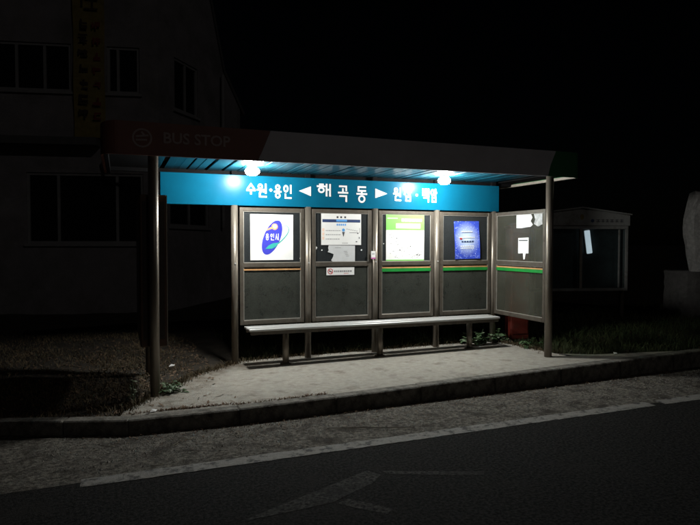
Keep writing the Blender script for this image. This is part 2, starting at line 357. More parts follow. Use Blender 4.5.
# trodden soil washed over the left corner and grime along the kerb side
e = math_('ADD', math_('MULTIPLY', sx.outputs[0], -0.55), math_('MULTIPLY', sx.outputs[1], 0.55)); e = math_('ADD', e, math_('MULTIPLY', math_('SUBTRACT', nz.outputs[0], 0.5), 2.6))
mr = N.new('ShaderNodeMapRange'); mr.inputs[1].default_value = -0.38; mr.inputs[2].default_value = 0.25; nt.links.new(e, mr.inputs[0])
mx = N.new('ShaderNodeMixRGB'); nt.links.new(math_('MULTIPLY', mr.outputs[0], 0.85), mx.inputs[0]); nt.links.new(src, mx.inputs[1]); mx.inputs[2].default_value = (0.12, 0.09, 0.06, 1)
e2 = math_('ADD', math_('MULTIPLY', math_('ADD', sx.outputs[1], 1.75), -1.6), math_('MULTIPLY', math_('SUBTRACT', nz.outputs[0], 0.5), 4.0))
m2 = N.new('ShaderNodeMapRange'); m2.inputs[1].default_value = 0.1; m2.inputs[2].default_value = 0.7; nt.links.new(e2, m2.inputs[0])
mx2 = N.new('ShaderNodeMixRGB'); nt.links.new(math_('MULTIPLY', m2.outputs[0], 0.7), mx2.inputs[0]); nt.links.new(mx.outputs[0], mx2.inputs[1]); mx2.inputs[2].default_value = (0.11, 0.095, 0.075, 1)
nt.links.new(mx2.outputs[0], b.inputs['Base Color'])
kerb = empty('kerb'); tag(kerb, kind='structure')
pts = []; x = -14.0
def kerb_stone(p, q, m='kerb_concrete'):
    a, b = Vector((p[0], p[1], 0)), Vector((q[0], q[1], 0)); L = (b - a).length
    g = 0.0025; t = 0.15; h = 0.32
    mb = MB().box(g, L - g, 0, t, -h, 0, 0.012)
    o = mb.build('kerb_stone', m, kerb)
    o.location = (a.x, a.y, gz(a.x) + 0.004 + random.uniform(-0.0025, 0.0025)); o.rotation_euler = (random.uniform(-.005, .005), -math.atan2(gz(b.x) - gz(a.x), L), math.atan2(b.y - a.y, b.x - a.x))
stops = [-9.5, -8.2, -7, -6, -5.1, -4.2, -3.35, -2.5, -1.9, -1.35, -0.35, 0.65, 1.65, 2.65, 3.65, 4.65, 5.65, 6.65, 7.65, 8.65, 9.65, 10.65, 11.65]
for a, b in zip(stops[:-1], stops[1:]): kerb_stone((a, kY(a)), (b, kY(b)))

# ------------------------------------------------------------------ bus shelter
sh = empty('bus_shelter', (1.5, -0.65, 0)); OFF = Vector((-1.5, 0.65, 0))
tag(sh, 'lit steel bus shelter with blue name board, glazed back and overhanging roof', 'bus shelter')
def part(mb, name, m, parent=sh, smooth=False):
    o = mb.build(name, m, None, smooth)
    if parent is sh: o.parent = sh; o.location = OFF
    else: o.parent = parent
    return o
FL, FR = (-1.07, -1.29), (4.0, -1.29)
for (x, y) in (FL, FR):
    part(MB().tube([(x, y, gz(x) - 0.05), (x, y, 1.2), (x, y, 2.52)], 0.05, 20), 'front_post', 'steel', smooth=True)
for i, x in enumerate([-1.07, 0, 1, 2, 3, 4]):
    p = part(MB().tube([(x, 0.0, gz(x) - 0.05), (x, 0, 2.06 if x >= 0 else 2.04)], 0.045, 18), 'back_post', 'steel', smooth=True)
    if x >= 0:
        q = MB().box(x - 0.035, x + 0.035, -0.012, 0.03, 2.40, 2.52).build('bracket', 'overhang_dark', p)
    if 0 < x < 4 or x == 0:
        MB().tube([(x, -0.043, 1.30), (x, -0.052, 1.30)], 0.010, 8).build('bolt', 'plank_metal', p)
def panel(axis, a0, a1, c, panes, stripes):
    """a framed bay: axis 'x' runs along the back, 'y' along the side; c is the fixed coordinate"""
    w, d = 0.05, 0.02; zb, zm0, zm1, zt = 0.485, 1.248, 1.306, 2.035
    def bx(mb, u0, u1, z0, z1, dd, cc=0.0, b=0.0):
        if axis == 'x': return mb.box(u0, u1, c + cc - dd, c + cc + dd, z0, z1, b)
        return mb.box(c + cc - dd, c + cc + dd, u0, u1, z0, z1, b)
    mb = MB()
    bx(mb, a0, a0 + w, zb, zt, d, 0, 0.004); bx(mb, a1 - w, a1, zb, zt, d, 0, 0.004)
    for z0, z1 in ((zb, zb + w + .01), (zm0, zm1), (zt - w, zt)): bx(mb, a0 + w - 0.002, a1 - w + 0.002, z0, z1, d - 0.002, 0, 0.004)
    fr = part(mb, 'panel_frame', 'aluminium')
    for (z0, z1), pm in zip(((zb + w + .005, zm0 + .005), (zm1 - .005, zt - w + .005)), panes):
        part(bx(MB(), a0 + w - 0.005, a1 - w + 0.005, z0, z1, 0.004, 0.004), 'pane', pm, fr)
        # glazing bead
        u0, u1 = a0 + w, a1 - w; bd = MB(); t = 0.007
        for (p0, p1, q0, q1) in ((u0, u1, z0, z0 + t + .004), (u0, u1, z1 - t - .004, z1), (u0, u0 + t, z0 + t, z1 - t), (u1 - t, u1, z0 + t, z1 - t)):
            bx(bd, p0 + .0005, p1 - .0005, q0, q1, 0.005, -0.006 if axis == 'x' else -0.006)
        part(bd, 'glazing_bead', 'bead_metal', fr)
    s = -0.0135
    for nm, z0, z1 in (('stripe_orange', 1.205, 1.224), ('stripe_green', 1.158, 1.2045)):
        if nm in stripes: part(bx(MB(), a0 + w + .002, a1 - w - .002, z0, z1, 0.001, s), 'stripe', nm, fr)
    return fr
PD, PU, PC = 'pane_dusty', 'pane_dark', 'pane_clear'
panel('x', 0.065, 0.945, 0, (PD, PU), ('stripe_orange',))
panel('x', 1.055, 1.945, 0, (PD, PU), ())
panel('x', 2.055, 2.945, 0, (PD, PU), ('stripe_orange', 'stripe_green'))
panel('x', 3.055, 3.945, 0, (PD, PU), ('stripe_orange', 'stripe_green'))
panel('y', -1.23, -0.06, 4.0, (PC, PC), ('stripe_orange', 'stripe_green'))
# advertising case closing the left end
cs = part(MB().box(-1.205, -0.935, -1.236, -0.06, 0.47, 2.07, 0.01), 'advertising_case', 'brown_case')
part(MB().box(-1.18, -0.96, -1.239, -1.20, 0.55, 2.0), 'case_front', 'dark_case', cs)
part(MB().box(-0.9405, -0.931, -1.2405, -1.228, 0.472, 2.068), 'edge_trim', 'trim_beige', cs)
part(MB().box(-1.211, -1.20, -1.16, -0.13, 0.56, 1.98), 'case_side', 'dark_case', cs)

# name board
sg = part(MB().box(-0.924, 4.081, -0.03, 0.06, 2.056, 2.452, 0.004), 'name_board', 'sign_blue')
def letter(ch, x0, x1, zt, zb, th): part(strokes(MB(), G[ch], x0 + th / 2, x1 - th / 2, zt - th / 2, zb + th / 2, th, -0.0305), 'letter', 'letter_white', sg)
T1 = 0.022
letter('수', 0.150, 0.275, 2.352, 2.185, T1); letter('원', 0.288, 0.435, 2.352, 2.165, T1)
letter('용', 0.520, 0.625, 2.35, 2.16, T1); letter('인', 0.645, 0.768, 2.35, 2.16, T1)
letter('해', 1.118, 1.328, 2.383, 2.207, 0.025); letter('곡', 1.425, 1.580, 2.372, 2.138, 0.025); letter('동', 1.70, 1.866, 2.372, 2.134, 0.025)
letter('원', 2.268, 2.408, 2.37, 2.172, T1); letter('삼', 2.438, 2.572, 2.372, 2.172, T1)
letter('백', 2.736, 2.862, 2.372, 2.17, T1); letter('암', 2.872, 2.99, 2.372, 2.17, T1)
def disc(cx, cz, rx, rz, y, n=18, tilt=0.0, dep=0.003):
    pts = []
    for i in range(n):
        t = 2 * math.pi * i / n; a, b = rx * math.cos(t), rz * math.sin(t)
        pts.append((cx + a * math.cos(tilt) - b * math.sin(tilt), y, cz + a * math.sin(tilt) + b * math.cos(tilt)))
    return MB().prism(pts, (0, 0, 0), (0, -dep, 0))
for cx in (0.478, 2.652): part(disc(cx, 2.27, 0.02, 0.02, -0.0305), 'letter', 'letter_white', sg)
part(MB().prism([(0.865, -0.0305, 2.272), (1.035, -0.0305, 2.205), (1.035, -0.0305, 2.340)], (0, 0, 0), (0, -.004, 0)), 'arrow', 'letter_white', sg)
part(MB().prism([(2.178, -0.0305, 2.274), (1.990, -0.0305, 2.342), (1.990, -0.0305, 2.208)], (0, 0, 0), (0, -.004, 0)), 'arrow', 'letter_white', sg)

# roof: deck, soffit slats, fascia
ZB, ZT, FY = 2.452, 2.785, -1.42
XL, XR, YB = -1.57, 4.44, 0.42
part(MB().box(XL + .05, XR - .05, FY + .12, YB, 2.60, 2.68), 'roof_deck', 'roof_sheet')
x = -1.0
sl0 = MB().box(0, 0.097, FY + .04, 0.05, 2.505, 2.53, 0.004)
first = None
while x < 4.0:
    if first is None: first = part(sl0, 'soffit_slat', 'slat_blue'); o = first
    else:
        o = first.copy(); COL.objects.link(o)
    o.location = OFF + Vector((x, 0, random.uniform(-.0015, .0015))); o.rotation_euler = (0, random.uniform(-.012, .012), 0); x += 0.1045
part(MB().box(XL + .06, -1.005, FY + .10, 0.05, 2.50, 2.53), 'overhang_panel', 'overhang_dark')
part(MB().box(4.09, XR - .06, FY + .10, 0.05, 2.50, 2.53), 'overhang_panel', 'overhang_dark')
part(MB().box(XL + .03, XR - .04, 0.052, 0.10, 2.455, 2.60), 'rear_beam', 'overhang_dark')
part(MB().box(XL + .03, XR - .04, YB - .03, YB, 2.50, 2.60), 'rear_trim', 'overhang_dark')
def fprism(poly, nm, m): return part(MB().prism([(px, FY, pz) for px, pz in poly], (0, 0, 0), (0, 0.03, 0)), nm, m)
RC = 0.16
fr_ = fprism([(XL + RC, ZB), (0.0, ZB), (0.14, ZT), (XL + RC, ZT)], 'fascia_panel', 'fascia_red')
fg_ = fprism([(0.003, ZB), (3.86, ZB), (3.90, 2.60), (3.985, ZT), (0.143, ZT)], 'fascia_panel', 'fascia_grey')
fe_ = fprism([(3.863, ZB), (XR - RC, ZB), (XR - RC, ZT), (3.988, ZT), (3.903, 2.60)], 'fascia_panel', 'fascia_green')
def corner(sx, xe, m):               # rounded corner, then the side of the roof running back
    mb = MB(); n = 10; c = (xe - sx * RC, FY + RC); path = []
    for i in range(n + 1):
        t = math.pi / 2 * i / n; path.append((c[0] + sx * RC * math.sin(t), c[1] - RC * math.cos(t), c[0] + sx * (RC - .03) * math.sin(t), c[1] - (RC - .03) * math.cos(t), ZT - 0.035 * (1 - math.cos(t))))
    path.append((xe, YB, xe - sx * .03, YB, ZT - 0.035))
    b = len(mb.v)
    for (x0, y0, x1, y1, zt) in path: mb.v += [(x0, y0, ZB), (x0, y0, zt), (x1, y1, zt), (x1, y1, ZB)]
    for i in range(len(path) - 1):
        for k in range(4): mb.f.append((b + 4 * i + k, b + 4 * i + (k + 1) % 4, b + 4 * i + 4 + (k + 1) % 4, b + 4 * i + 4 + k))
    for e in (0, len(path) - 1): mb.f.append(tuple(b + 4 * e + k for k in range(4)))
    return part(mb, 'fascia_end', m, smooth=False)
corner(1, XR, 'fascia_green'); corner(-1, XL, 'fascia_red')
part(MB().box(XR - .075, XR - .032, FY + .06, YB - .04, 2.450, 2.49, .004), 'edge_trim', 'trim_beige')
part(MB().box(XL + .032, XL + .075, FY + .06, YB - .04, 2.450, 2.49, .004), 'edge_trim', 'overhang_dark')
part(MB().box(XL + .16, XR - .16, FY + .032, FY + .05, 2.456, 2.50), 'front_trim', 'aluminium')
t = latin('BUS STOP', 0.155, -0.98, FY - 0.003, 2.585, 'fascia_text', fr_, 0.003)
ic = MB(); strokes(ic, [ring(.5, .5, .5, .5), [(.2, .42), (.8, .34)], [(.2, .62), (.72, .60)], [(.5, .18), (.62, .34)]], -1.265, -1.09, 2.71, 2.535, 0.018, FY - 0.001, 0.003)
part(ic, 'emblem', 'fascia_text', fr_)

# two ceiling lamps
for lab, lx, ly in (('round white ceiling lamp under the roof above the left end of wall', 0.10, -0.66), ('round white ceiling lamp above the blue starry poster side of shelter', 2.79, -0.58)):
    l = empty('ceiling_lamp', (lx, ly, 2.505)); tag(l, lab, 'lamp', 'lamps under the shelter roof')
    MB().lathe([(0.0, -0.0), (0.055, -0.0), (0.06, -0.012), (0.05, -0.024), (0.0, -0.024)], n=20).build('lamp_base', 'plank_metal', l, True)
    pr = [(0.0, -0.130)] + [(0.088 * math.sin(t), -0.075 - 0.055 * math.cos(t)) for t in [math.pi * k / 8 for k in range(1, 8)]] + [(0.0, -0.020)]
    MB().lathe(pr, n=16).build('bulb', 'bulb_light', l, True)

# ------------------------------------------------------------------ bench
bn = empty('bench', (1.94, -0.32, gz(1.94))); tag(bn, 'long low bench of two pale metal planks before the glazed wall', 'bench')
bz = 0.485
for y0, y1 in ((-0.165, -0.012), (0.012, 0.165)):
    MB().box(-1.85, 1.86, y0, y1, bz - 0.03, bz, 0.006).build('plank', 'plank_metal', bn)
MB().box(-1.83, 1.84, -0.155, -0.115, bz - 0.075, bz - 0.031).build('rail', 'aluminium', bn)
MB().box(-1.83, 1.84, 0.115, 0.155, bz - 0.075, bz - 0.031).build('rail', 'aluminium', bn)
for lx in (-1.34, 0.0, 1.44):
    lg = MB().tube([(lx, 0, -0.05), (lx, 0, bz - 0.06)], 0.042, 16).build('leg', 'steel', bn, True)
    MB().box(lx - .05, lx + .05, -0.112, 0.112, bz - 0.06, bz - 0.032).build('cross_plate', 'aluminium', lg)
    MB().lathe([(0.044, -0.004), (0.075, 0.0), (0.075, 0.012), (0.044, 0.014)], (lx, 0, gz(1.94 + lx) - gz(1.94)), 14).build('foot_plate', 'steel', lg)

# ------------------------------------------------------------------ posters and notices
PY = -0.006                           # front of the panes
def poster(name, x0, z1, x1, z0, m, label, grp=None, y=PY):
    o = MB().box(-(x1 - x0) / 2, (x1 - x0) / 2, -0.0015, 0.0015, -(z1 - z0) / 2, (z1 - z0) / 2).build(name, m)
    o.location = ((x0 + x1) / 2, y - 0.002, (z0 + z1) / 2); tag(o, label, 'poster', grp); return o
def pr(mb, m, parent, name='print'):
    o = mb.build(name, m, parent)
    if name == 'print' and len(mb.v) > 16: o['kind'] = 'stuff'
    return o
def rect(mb, x0, x1, z0, z1, y=-0.0025): return mb.box(x0, x1, y, -0.0014, z0, z1)
# city emblem poster
p = poster('emblem_poster', 0.206, 1.949, 0.790, 1.339, 'paper', 'white poster with slanted blue oval emblem in first bay of shelter')
k = 0.584 / 377.0; kz = 0.61 / 403.0
def E1(px, py): return ((px - 236.5) * k, -(py - 253.5) * kz)
ex, ez = E1(237, 255); pr(disc(ex, ez, 0.245, 0.112, -0.0017, 40, R(67), 0.001), 'ink_blue', p, 'oval')
def band(pts, w0, w1, y, m, parent):
    mb = MB(); n = len(pts)
    for i in range(n - 1):
        a, b = Vector((pts[i][0], y, pts[i][1])), Vector((pts[i + 1][0], y, pts[i + 1][1])); d = (b - a).normalized(); q = Vector((-d.z, 0, d.x))
        wa, wb = w0 + (w1 - w0) * i / (n - 1), w0 + (w1 - w0) * (i + 1) / (n - 1)
        mb.prism([a - q * wa, b - q * wb, b + q * wb, a + q * wa], (0, 0, 0), (0, -.0006, 0))
    return mb.build('print', m, parent)
def arc(pts):                         # smooth through pixel points of the emblem
    out = []
    P = [pts[0]] + pts + [pts[-1]]
    for i in range(1, len(P) - 2):
        for s in range(6):
            t = s / 6; r = []
            for c in (0, 1):
                a, b, c2, d = P[i - 1][c], P[i][c], P[i + 1][c], P[i + 2][c]
                r.append(0.5 * (2 * b + (c2 - a) * t + (2 * a - 5 * b + 4 * c2 - d) * t * t + (3 * b - a - 3 * c2 + d) * t ** 3))
            out.append(E1(*r))
    out.append(E1(*pts[-1])); return out
band(arc([(335, 150), (372, 155), (385, 190), (360, 240), (300, 300), (225, 352)]), 0.002, 0.008, -0.0031, 'ink_teal', p)
band(arc([(165, 222), (120, 265), (95, 315), (108, 362)]), 0.003, 0.0015, -0.0020, 'ink_pale', p)
band(arc([(188, 192), (215, 178), (250, 165)]), 0.005, 0.018, -0.0031, 'ink_orange', p)
pr(disc(*E1(260, 160), 0.043, 0.043, -0.0032, 20, 0, .001), 'ink_orange', p); pr(disc(*E1(262, 158), 0.028, 0.028, -0.0043, 18, 0, .0005), 'ink_pale', p)
lf = [E1(*q) for q in [(178, 356), (205, 326), (245, 306), (300, 300), (268, 338), (235, 354)]]
pr(MB().prism([(a, -0.0038, b) for a, b in lf], (0, 0, 0), (0, -.0006, 0)), 'ink_teal', p)
for ch, a, b in (('용', 176, 212), ('인', 218, 256), ('시', 262, 299)):
    (xa, za), (xb, zb_) = E1(a, 219), E1(b, 281); pr(strokes(MB(), G[ch], xa + .008, xb - .006, za - .006, zb_ + .006, 0.009, -0.0035, .001), 'letter_white', p, 'letter')
# route timetable
p = poster('route_map_sheet', 1.190, 1.976, 1.784, 1.542, 'paper', 'white route timetable sheet with navy band in second bay'); w, h = .594, .434
def U(a, b): return (-w / 2 + a * w, h / 2 - b * h)
def rr(mb, a0, b0, a1, b1, y=-.0025): x0, z1 = U(a0, b0); x1, z0 = U(a1, b1); return rect(mb, x0, x1, z0, z1, y)
pr(rr(MB(), .03, .18, .975, .275), 'ink_navy', p); pr(rr(MB(), .37, .185, .64, .25, -.0030), 'ink_sky', p)
mb = MB()
for a in (.38, .47, .57): rr(mb, a, .08, a + .045, .14)
pr(mb, 'ink', p)
mb = MB()
for a in (.38, .43, .48, .53, .58): rr(mb, a, .32, a + .035, .38)
pr(mb, 'ink_sky', p)
mb = MB()
for b in (.47, .60, .73): rr(mb, .025, b, .075, b + .10)
pr(mb, 'ink_pale', p)
mb = MB()
for b in (.53, .66, .80):
    a = .11
    while a < .46: l = random.uniform(.02, .05); rr(mb, a, b, a + l, b + .022); a += l + .012
for i in range(6): a = .62 + .05 * i; rr(mb, a, .48 + .012 * i, a + .04, .495 + .012 * i)
for i in range(5): a = .52 + .03 * i; rr(mb, a, .93, a + .02, .95)
pr(mb, 'ink_grey', p)
mb = MB(); x, z = U(.55, .58); mb.prism([(x - .02, -.0015, z), (x + .02, -.0015, z), (x + .003, -.0015, z - .065), (x - .003, -.0015, z - .065)], (0, 0, 0), (0, -.001, 0))
rr(mb, .70, .60, .92, .612); rr(mb, .90, .60, .93, .64); rr(mb, .96, .45, .967, .62); rr(mb, .86, .88, .90, .91); rr(mb, .94, .74, .96, .80)
pr(mb, 'ink', p); pr(disc(*U(.55, .52), .022, .022, -.0015, 14, 0, .001), 'ink_sky', p)
# torn sheet below
mb = MB(); ts = [(1.30, 1.536), (1.69, 1.532), (1.69, 1.308), (1.36, 1.308), (1.335, 1.33), (1.365, 1.38), (1.372, 1.415), (1.33, 1.43), (1.285, 1.445), (1.30, 1.47), (1.29, 1.50)]
mb.prism([(a - 1.5, -.001, b - 1.42) for a, b in ts], (0, 0, 0), (0, -.002, 0)); o = mb.build('torn_notice', 'paper_grey'); o.location = (1.5, PY - .0015, 1.42)
tag(o, 'torn white notice with ragged left edge below the timetable sheet', 'poster')
mb = MB()
for i in range(4): rect(mb, .02 + .012 * i, .07 + .01 * i, .03 - .022 * i, .036 - .022 * i, -.0042)
rect(mb, -.11, -.02, .08, .086, -.0042); pr(mb, 'ink_grey', o)
# no smoking strip
p = poster('no_smoking_sign', 1.267, 1.228, 1.680, 1.122, 'paper', 'narrow white no smoking sticker on the lower pane of second bay')
pr(strokes(MB(), [ring(.5, .5, .5), [(.15, .15), (.85, .85)]], -.185, -.115, .035, -.035, .010, -.0015, .001), 'ink_red', p, 'symbol')
pr(rect(MB(), -.17, -.13, -.006, .006, -.0032), 'ink', p)
mb = MB(); a = -.095
while a < .17: l = random.uniform(.015, .03); rect(mb, a, a + l, -.012, .012); a += l + .008
pr(mb, 'ink_grey', p); pr(rect(MB(), .05, .12, -.034, -.028), 'ink_red', p)
# green map poster
p = poster('map_poster', 2.171, 1.985, 2.788, 1.305, 'paper', 'tall white map poster with lime green heading in third bay'); w, h = .617, .68
pr(rr(MB(), 0.002, 0.002, .998, .335), 'ink_green', p); pr(rr(MB(), .002, .965, .998, .998), 'ink_green', p); pr(rr(MB(), .25, .19, .90, .30, -.003), 'ink_light_green', p)
mb = MB(); a = .40
while a < .90: l = random.uniform(.06, .09); rr(mb, a, .09, a + l, .15, -.003); a += l + .015
rr(mb, .03, .08, .30, .09, -.003); pr(mb, 'paper', p)
mb = MB()
for (a, b, n, s) in ((.10, .42, 9, .05), (.25, .52, 12, .08), (.38, .75, 16, .09), (.65, .70, 8, .06), (.80, .85, 16, .08), (.45, .60, 14, .14), (.30, .90, 12, .1), (.12, .48, 9, .05), (.6, .5, 10, .15), (.7, .9, 10, .12)):
    for i in range(n):
        x, z = U(a + random.gauss(0, s), b + random.gauss(0, s * .55))
        if abs(x) < .28 and z < .09 and z > -.3: rect(mb, x, x + random.uniform(.005, .03), z, z + random.uniform(.003, .007))
pr(mb, 'ink_grey', p)
mb = MB()
for (a, b) in ((.62, .69), (.34, .77), (.80, .87), (.86, .88), (.26, .52)): x, z = U(a, b); rect(mb, x, x + .018, z, z + .014, -.003)
pr(mb, 'ink', p)
# blue poster, slightly curled
mb = MB(); nx, nz_ = 8, 12; w, h = .44, .57
for i in range(nx + 1):
    for j in range(nz_ + 1):
        u, v = i / nx, j / nz_; mb.v.append(((u - .5) * w, -0.004 - 0.02 * (2 * u - 1) ** 2 * (1 - v) - .006 * math.sin(v * 5), (v - .5) * h))
for i in range(nx):
    for j in range(nz_): a = i * (nz_ + 1) + j; mb.f.append((a, a + nz_ + 1, a + nz_ + 2, a + 1))
o = mb.build('starry_poster', 'poster_blue', fix=False); md = o.modifiers.new('thickness', 'SOLIDIFY'); md.thickness = 0.002
o.location = (3.518, PY - .004, 1.617); o.rotation_euler = (0, R(-1), 0); tag(o, 'deep blue speckled poster with pale glowing middle in fourth bay', 'poster')
mb = MB()
for (b, n, l) in ((.12, 5, .03), (.03, 8, .028), (-.10, 6, .034), (-.13, 7, .03)):
    for i in range(n): x = (i - n / 2) * (l + .008); mb.box(x, x + l, -.014, -.0125, b, b + .016)
tag(mb.build('print', 'letter_white', o), kind='stuff')
mb = MB()
for i in range(5): x = (i - 2.2) * .045; mb.box(x, x + .034, -.014, -.0125, -.035, -.012)
mb.build('print', 'ink_navy', o); mb = MB(); mb.box(-.13, -.09, -.0155, -.014, .01, .035); mb.build('print', 'ink_red', o)
# small stickers
o = MB().box(-.034, .034, -.0015, .0015, -.055, .055).build('post_sticker', 'paper'); o.location = (1.955, -.0485, 1.40); tag(o, 'small white sticker with pink foot on post between timetable and map', 'sticker')
pr(rect(MB(), -.033, .033, -.054, -.036), 'ink_magenta', o); pr(rect(MB(), -.02, .02, .01, .02), 'ink_grey', o)
for x, z, s, lab in ((1.085, 1.50, .02, 'largest white tape scrap beside the torn notice in second bay'), (1.17, 1.47, .010, 'tiny tape scrap between largest scrap and the torn notice'), (1.76, 1.47, .012, 'tiny tape scrap between torn notice and the map poster'), (.86, 1.36, .009, 'tiny tape scrap at lower corner of the emblem poster'), (2.105, 1.56, .008, 'tiny tape scrap beside the green headed map poster')):
    o = MB().prism([(-s, 0, -s * .5), (s * .3, 0, -s), (s, 0, s * .4), (s * .2, 0, s), (-s * .7, 0, s * .7)], (0, 0, 0), (0, -.002, 0)).build('tape_scrap', 'paper'); o.location = (x + .03, PY - .0005, z)
    tag(o, lab, 'sticker', 'tape scraps on the panes')
# papers on the side panel (faces -X)
def side_paper(name, poly, m, label, yc, zc):
    o = MB().prism([(0, a - yc, b - zc) for a, b in poly], (0, 0, 0), (-.002, 0, 0)).build(name, m); o.location = (3.9985, yc, zc); return tag(o, label, 'poster')
side_paper('torn_notice', [(-.58, 1.985), (-.74, 1.99), (-.90, 1.988), (-.94, 1.93), (-.90, 1.88), (-.95, 1.83), (-.90, 1.80), (-.80, 1.795), (-.70, 1.785), (-.58, 1.79)], 'paper_grey', 'ragged white paper high on the glass side panel', -.75, 1.89)
side_paper('torn_notice', [(-.965, 1.985), (-1.15, 1.99), (-1.15, 1.83), (-1.06, 1.80), (-.97, 1.84), (-1.0, 1.9)], 'paper_faded', 'greyish leftover of paper beside ragged white one on side panel', -1.06, 1.9)
o = side_paper('side_notice', [(-.625, 1.645), (-.86, 1.65), (-.86, 1.425), (-.795, 1.425), (-.78, 1.34), (-.745, 1.335), (-.735, 1.425), (-.625, 1.42)], 'paper', 'small white notice with torn tail hanging on the glass side panel', -.74, 1.52)
o2 = MB().box(-.0035, -.0022, -.10, .10, .082, .098).build('print', 'ink', o)

# ------------------------------------------------------------------ two storey building behind
C0 = CAM + FW * 14 + RT * (-4.49); C0.z = 0
rx, ry = Vector((RT.x, RT.y, 0)).normalized(), Vector((FW.x, FW.y, 0)).normalized()
dF = (rx * -0.9894 + ry * -0.145).normalized(); dS = (rx * 0.267 + ry * 0.964).normalized()
bd = empty('building', (C0.x, C0.y, 0)); tag(bd, 'dark two storey pale rendered building with sliding windows behind the shelter', 'building')
def FP(s, z, out=0.0, d=None):       # point on a facade: s metres from the corner, out metres proud of the wall
    d = d or dF; nrm = Vector((-d.y, d.x, 0));
    if nrm.dot(CAM - C0) < 0: nrm = -nrm
    return d * s + nrm * out + Vector((0, 0, z))
def fbox(mb, d, s0, s1, z0, z1, o0, o1): return mb.prism([FP(s0, z0, o0, d), FP(s1, z0, o0, d), FP(s1, z1, o0, d), FP(s0, z1, o0, d)], FP(0, 0, o0, d), FP(0, 0, o1, d))
def wall(d, L, tops, holes, name):
    """wall built as rectangles round its openings; tops: list of (s, z)"""
    mb = MB(); ss = sorted(set([0, L] + [h[0] for h in holes] + [h[1] for h in holes] + [t[0] for t in tops]))
    for a, b in zip(ss[:-1], ss[1:]):
        m_ = (a + b) / 2; hs = sorted([(h[2], h[3]) for h in holes if h[0] < m_ < h[1]]); z = -0.6
        for (h0, h1) in hs: fbox(mb, d, a, b, z, h0, -0.25, 0); z = h1
        ta, tb = interp(tops, a), interp(tops, b)
        mb.prism([FP(a, z, -0.25, d), FP(b, z, -0.25, d), FP(b, tb, -0.25, d), FP(a, ta, -0.25, d)], FP(0, 0, -0.25, d), FP(0, 0, 0, d))
    return mb.build(name, 'wall_render', bd)
# openings (s from the corner; front facade runs left)
hF = [(0.42, 1.14, 5.03, 6.10), (1.92, 4.3, 5.03, 6.12), (0.36, 2.92, 1.55, 3.18), (5.2, 7.2, 5.03, 6.12), (4.6, 7.0, 1.55, 3.18)]
hS = [(0.68, 1.80, 4.85, 6.12), (0.45, 2.35, 1.98, 2.9)]
wall(dF, 10.0, [(0, 8.9), (10, 8.9)], hF, 'wall'); wall(dS, 4.3, [(0, 9.3), (2.2, 8.75), (3.2, 6.45), (4.3, 5.6)], hS, 'wall')
def window(d, h, mull):
    s0, s1, z0, z1 = h; mb = MB(); w = .06
    for a, b, c, e in ((s0, s1, z0, z0 + w), (s0, s1, z1 - w, z1), (s0, s0 + w, z0 + w, z1 - w), (s1 - w, s1, z0 + w, z1 - w)): fbox(mb, d, a, b, c, e, -0.12, -0.03)
    for m_ in mull: fbox(mb, d, m_ - w / 2, m_ + w / 2, z0 + w, z1 - w, -0.12, -0.032)
    o = mb.build('window', 'window_frame', bd)
    for a, b in zip([s0] + mull, mull + [s1]): fbox(MB(), d, a + .02, b - .02, z0 + .02, z1 - .02, -0.09, -0.07).build('pane', 'window_glass', o)
    fbox(MB(), d, s0 - .06, s1 + .06, z0 - .06, z0 - .002, -0.05, 0.05).build('sill', 'window_frame', o)
window(dF, hF[0], [0.90]); window(dF, hF[1], [2.50, 3.10, 3.7]); window(dF, hF[2], [0.95, 2.24]); window(dF, hF[3], [6.2]); window(dF, hF[4], [5.8])
window(dS, hS[0], [1.24]); window(dS, hS[1], [1.4])
fbox(MB(), dF, 1.3, 10.0, 3.78, 3.95, 0.002, 0.35).build('ledge', 'ledge', bd)
fbox(MB(), dF, -0.05, 10, 8.9, 9.05, -0.3, 0.25).build('cornice', 'ledge', bd)
for (a0, z0, a1, z1) in ((-.1, 9.34, 2.22, 8.76), (2.23, 8.74, 3.24, 6.44), (3.25, 6.42, 4.5, 5.48)):
    mb = MB(); mb.prism([FP(a0, z0, .03, dS), FP(a1, z1, .03, dS), FP(a1 + .06, z1 + .1, .03, dS), FP(a0 + .06, z0 + .1, .03, dS)], FP(0, 0, .03, dS), FP(0, 0, -9, dS)); mb.build('roof_slope', 'ledge', bd)
mb = MB(); mb.tube([FP(3.0, 2.0, .1, dS), FP(3.0, 6.3, .1, dS)], .045, 8); mb.build('downpipe', 'window_frame', bd)
# pale bent bracket on the front wall
o = MB().tube([FP(1.15, 3.62, 0.02), FP(1.12, 3.56, 0.3), FP(0.95, 3.28, .42), FP(0.55, 3.22, .42)], .035, 8).build('wall_bracket', 'window_frame', None, True); o.location = (C0.x, C0.y, 0)
tag(o, 'pale bent pipe bracket on building wall above ground floor window', 'bracket')
